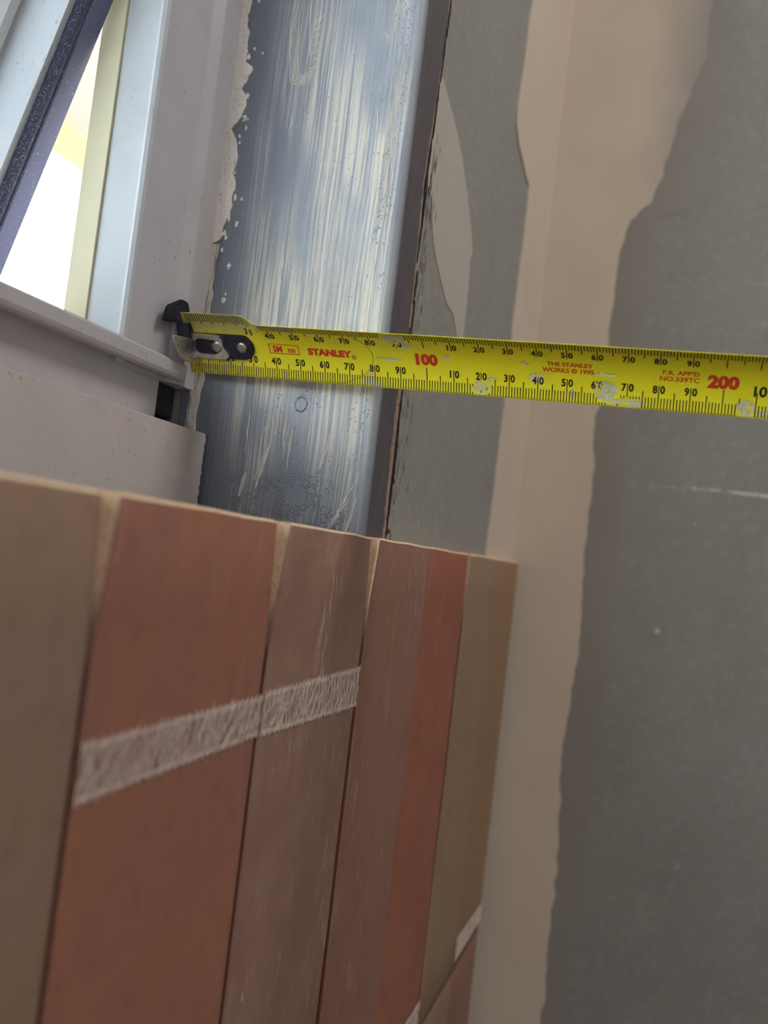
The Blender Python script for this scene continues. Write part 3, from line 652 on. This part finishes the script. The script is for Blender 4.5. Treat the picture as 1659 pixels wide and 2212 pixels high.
def text(name, items, mat, label):
    """items: (string, t centre, s centre, height, x stretch, bold)"""
    vs, fs = [], []
    for (body, tc, sc, h, sx, bold) in items:
        cu_ = bpy.data.curves.new('text', 'FONT'); cu_.body = body; cu_.size = 1.0; cu_.resolution_u = 3; cu_.offset = bold; cu_.align_x = 'CENTER'
        ob = bpy.data.objects.new('text', cu_); COL.objects.link(ob)
        bpy.context.view_layer.update()
        me = bpy.data.meshes.new_from_object(ob.evaluated_get(bpy.context.evaluated_depsgraph_get()))
        bmt = bmesh.new(); bmt.from_mesh(me)
        bmesh.ops.triangulate(bmt, faces=bmt.faces[:])
        y0 = min(v.co.y for v in bmt.verts); y1 = max(v.co.y for v in bmt.verts); xa = min(v.co.x for v in bmt.verts); xb = max(v.co.x for v in bmt.verts)
        k = h / .73
        for _ in range(1): bmesh.ops.subdivide_edges(bmt, edges=[e for e in bmt.edges if e.calc_length() * k > 1.2], cuts=1)
        bmt.verts.index_update(); b = len(vs)
        for v in bmt.verts:
            t = tc + (v.co.x - (xa + xb) / 2) * k * sx; s = sc + (v.co.y - .365) * k
            vs.append(P(t, s, .05))
        for f in bmt.faces:
            c = f.calc_center_median(); t = tc + (c.x - (xa + xb) / 2) * k * sx; s = sc + (c.y - .365) * k
            if worn(t, s) and random.random() < .75: continue
            fs.append(tuple(b + v.index for v in f.verts))
        bmt.free(); bpy.data.meshes.remove(me); bpy.data.objects.remove(ob); bpy.data.curves.remove(cu_)
    o = link(name, (vs, fs), mat, tape, label=label, kind='stuff' if name == 'numerals' else None); tl(o)
it = []
for base in (0, 100):
    for d in range(1, 10):
        t = base + d * 10
        if t < 20: continue
        for s_, h in ((7.0, 2.65), (18.2, 2.65)):
            if t == 20 and s_ > 10: continue
            it.append((str(d), t - 1.2, s_, h, .84, .036)); it.append(('0', t + 1.2, s_, h, .84, .036))
it += [('10', 210.9, 8.9, 3.6, .95, .03), ('20', 221, 8.9, 3.6, .95, .03), ('30', 231, 8.9, 3.6, .95, .03)]
text('numerals', it, m_ink, 'black printed numbers')
for q in [('100', 100.3, 12.1, 4.3, 1.0, .06), ('200', 199.6, 11.4, 4.5, 1.0, .06), ('300', 299.6, 11.4, 4.5, 1.0, .06)]: text('red_numeral', [q], m_red, 'large red numeral')
text('capacity_print', [('5M', 41.5, 12.1, 2.6, .85, .05), ('mm', 47.3, 12.0, 2.5, .62, .03)], m_red, 'red words 5M mm')
text('maker_print', [('STANLEY', 62.8, 12.0, 2.7, 1.12, .06), ('®', 72.4, 10.8, 1.9, 1.0, .01)], m_red, 'bold red maker word')
text('copyright_print', [('THE STANLEY', 150.8, 13.9, 1.75, 1.02, .03), ('WORKS © 1995', 150.2, 11.5, 1.75, 1.06, .03)], m_red, 'small red two line print')
text('approval_print', [("P.R. APP'D", 186.5, 13.6, 1.75, 1.08, .02), ('NO.339TC', 186.2, 11.2, 1.75, 1.12, .02)], m_red, 'small red approval number')
vs, fs = [], []
def bar(t0, t1, s0, s1):
    n = max(2, int(max(t1 - t0, s1 - s0))); b = len(vs)
    for i in range(n + 1):
        f = i / n
        if t1 - t0 > s1 - s0: vs.extend([P(t0 + (t1 - t0) * f, s0, .05), P(t0 + (t1 - t0) * f, s1, .05)])
        else: vs.extend([P(t0, s0 + (s1 - s0) * f, .05), P(t1, s0 + (s1 - s0) * f, .05)])
    for i in range(n): fs.append((b + 2 * i, b + 2 * i + 1, b + 2 * i + 3, b + 2 * i + 2))
for q in ((38.0, 50.4, 10.0, 10.3), (38.0, 50.4, 14.0, 14.3), (38.0, 38.3, 10.0, 14.3), (50.1, 50.4, 10.0, 14.3)): bar(*q)
tl(link('red_box', (vs, fs), m_red, tape, label='red outline box round the words 5M mm'))
vs, fs = [], []                                          # curved edge of the clear film
for i in range(40):
    f = i / 39; a_ = -1.35 + 2.35 * f; t = 63 + 17.0 * math.cos(a_); s = 11.5 + 11.2 * math.sin(a_)
    t2 = 63 + 16.75 * math.cos(a_); s2_ = 11.5 + 11.0 * math.sin(a_)
    vs += [P(t, s, .06), P(t2, s2_, .06)]
    if i: b = 2 * i; fs.append((b - 2, b - 1, b + 1, b))
a = M('film_edge', (150, 138, 60), .3); a.mix(a.ramp(a.noise(400, 2), .5, .6), (90, 84, 40)); tl(link('film_edge', (vs, fs), a.m, tape))

# hook: dark backing plate, strap, two rivets, bent tab and rear lug
hook = link('hook', ([P(1, 5, .1)], []), m_steel, tape) if False else None
def plate(pts, o0, o1, tcut=None):
    """outline in (t, s), standing off the blade from o0 to o1"""
    bm = bmesh.new(); va = [bm.verts.new(P(t, s, o0)) for t, s in pts]; vb = [bm.verts.new(P(t, s, o1)) for t, s in pts]; n = len(pts)
    for i in range(n): bm.faces.new((va[i], va[(i + 1) % n], vb[(i + 1) % n], vb[i]))
    bm.faces.new(va[::-1]); bm.faces.new(vb); bmesh.ops.recalc_face_normals(bm, faces=bm.faces[:]); return bm
def arc(ct, cs_, r, a0, a1, n=10, ry=None): return [(ct + r * math.cos(math.radians(a0 + (a1 - a0) * i / n)), cs_ + (ry or r) * math.sin(math.radians(a0 + (a1 - a0) * i / n))) for i in range(n + 1)]
hk = tl(link('hook', plate([(1.0, 6.6)] + arc(26.4, 11.4, 4.9, -90, 90, 14) + [(1.0, 16.2)], .1, .9), m_steel_dark, tape, label='dark steel end hook plate'))
def ht(o): o.parent = hk; return tl(o)
# strap ring with an opening
outer = [(-1.5, 6.4)] + arc(18.6, 8.4, 2.0, -90, 0, 5) + [(18.2, 11.5)] + arc(15.6, 13.4, 2.8, 0, 90, 6) + [(-1.5, 16.8)]
def ring(outer, inner, o0, o1):
    bm = bmesh.new()
    n = max(len(outer), len(inner))
    def res(p, n):
        L = [0]
        for i in range(len(p)): q = p[(i + 1) % len(p)]; L.append(L[-1] + math.hypot(q[0] - p[i][0], q[1] - p[i][1]))
        out = []
        for k in range(n):
            d = L[-1] * k / n
            for i in range(len(p)):
                if L[i] <= d <= L[i + 1]:
                    f = (d - L[i]) / ((L[i + 1] - L[i]) or 1); q = p[(i + 1) % len(p)]; out.append((p[i][0] + (q[0] - p[i][0]) * f, p[i][1] + (q[1] - p[i][1]) * f)); break
        return out
    n = 48; A = res(outer, n); B = res(inner, n)
    # align starts by nearest angle
    c = (sum(p[0] for p in A) / n, sum(p[1] for p in A) / n)
    key = lambda p: math.atan2(p[1] - c[1], p[0] - c[0])
    A.sort(key=key); B.sort(key=key)
    L = [[bm.verts.new(P(t, s, o)) for t, s in Q] for Q, o in ((A, o0), (A, o1), (B, o1), (B, o0))]
    for q in range(4):
        X, Y = L[q], L[(q + 1) % 4]
        for i in range(n): bm.faces.new((X[i], X[(i + 1) % n], Y[(i + 1) % n], Y[i]))
    bmesh.ops.recalc_face_normals(bm, faces=bm.faces[:]); return bm
inner = arc(9.0, 11.4, 3.4, 90, 270, 8, 3.3) + arc(14.4, 11.2, 2.8, -90, 90, 8, 3.0)
ht(link('hook_strap', ring(outer, inner, 1.0, 2.1), m_steel, tape, smooth=False, label='bright worn steel strap'))
def rivet(t, s, r, h):
    bm = bmesh.new(); prof = [(1.0, 0.0), (1.0, .65), (.9, .88), (.72, 1.0), (.3, 1.03)]; n = 20; rows = []
    for (rr, hh) in prof: rows.append([bm.verts.new(P(t + r * rr * math.cos(2 * math.pi * i / n), s + r * rr * math.sin(2 * math.pi * i / n), .9 + h * hh)) for i in range(n)])
    for a_, b_ in zip(rows, rows[1:]):
        for i in range(n): bm.faces.new((a_[i], a_[(i + 1) % n], b_[(i + 1) % n], b_[i]))
    bm.faces.new(rows[-1]); bmesh.ops.recalc_face_normals(bm, faces=bm.faces[:])
    ht(link('rivet', bm, m_rivet, tape, smooth=True))
rivet(15.8, 11.3, 2.45, 1.5); rivet(26.4, 11.6, 2.2, 1.3)
# bent tab standing off the blade (plane across the tape) and the rear lug
def plate_y(pts, y0, y1, bev=.25):
    bm = bmesh.new(); prism(bm, pts, 'y', y0, y1)
    bmesh.ops.bevel(bm, geom=[e for e in bm.edges], offset=bev, segments=2, affect='EDGES'); return bm
def rnd(pts, r, n=4):
    out = []; N = len(pts)
    for i in range(N):
        p = Vector(pts[i]); a_ = (Vector(pts[i - 1]) - p).normalized(); b_ = (Vector(pts[(i + 1) % N]) - p).normalized()
        for k in range(n + 1):
            f = k / n; q = p + a_ * r * (1 - f) ** 2 + b_ * r * f ** 2; out.append(tuple(q))
    return out
ht(link('hook_tab', plate_y(rnd([(-30.4, 66.2), (-12.6, 68.8), (-9.2, 59.6), (-21.6, 58.6)], 2.2), -6.2, -5.1), m_steel, tape, label='bent steel tab with a stamped mark'))
bm = bmesh.new()                                         # stamped relief
def worm(pts, r=.28):
    n, k = len(pts), 6; rows = []
    for (x, z) in pts: rows.append([bm.verts.new((x - 3.2 + r * math.cos(2 * math.pi * j / k), -6.2 - .25 * max(0, math.sin(2 * math.pi * j / k)), z - .9 + r * math.cos(2 * math.pi * j / k) * .3)) for j in range(k)])
    for a_, b_ in zip(rows, rows[1:]):
        for j in range(k): bm.faces.new((a_[j], a_[(j + 1) % k], b_[(j + 1) % k], b_[j]))
worm([(-21.5, 66.4), (-19, 66.9), (-17, 66.0), (-14, 66.4)]); worm([(-20.5, 65.0), (-17.5, 65.2), (-14.5, 64.6), (-12, 65.3)]); worm([(-11.5, 66.2), (-9.6, 65.0), (-9.3, 63.2), (-10.6, 61.8), (-13, 61.6)]); worm([(-19, 63.2), (-16.5, 63.0), (-14, 63.2)]); worm([(-18.4, 61.8), (-15.5, 61.9)])
ht(link('stamped_mark', bm, m_steel, tape, smooth=True))
ht(link('hook_lug', plate_y(rnd([(-29.2, 71.6), (-9.5, 76.0), (-13.6, 83.4), (-18.5, 83.2), (-27.6, 78.0)], 1.4), -.4, .5), m_steel_dark, tape, label='rear lug of the hook, painted dark for shade'))  # dark steel stands in for shade on the backlit lug
bm = bmesh.new()                                         # neck joining tab, lug and strap
pts = [(-11.5, 76.0), (-20, 73.4), (-17, 66.4), (-12.5, 66.4)]
prism(bm, pts, 'y', -5.3, -.2); ht(link('hook_neck', bm, m_steel_dark, tape))
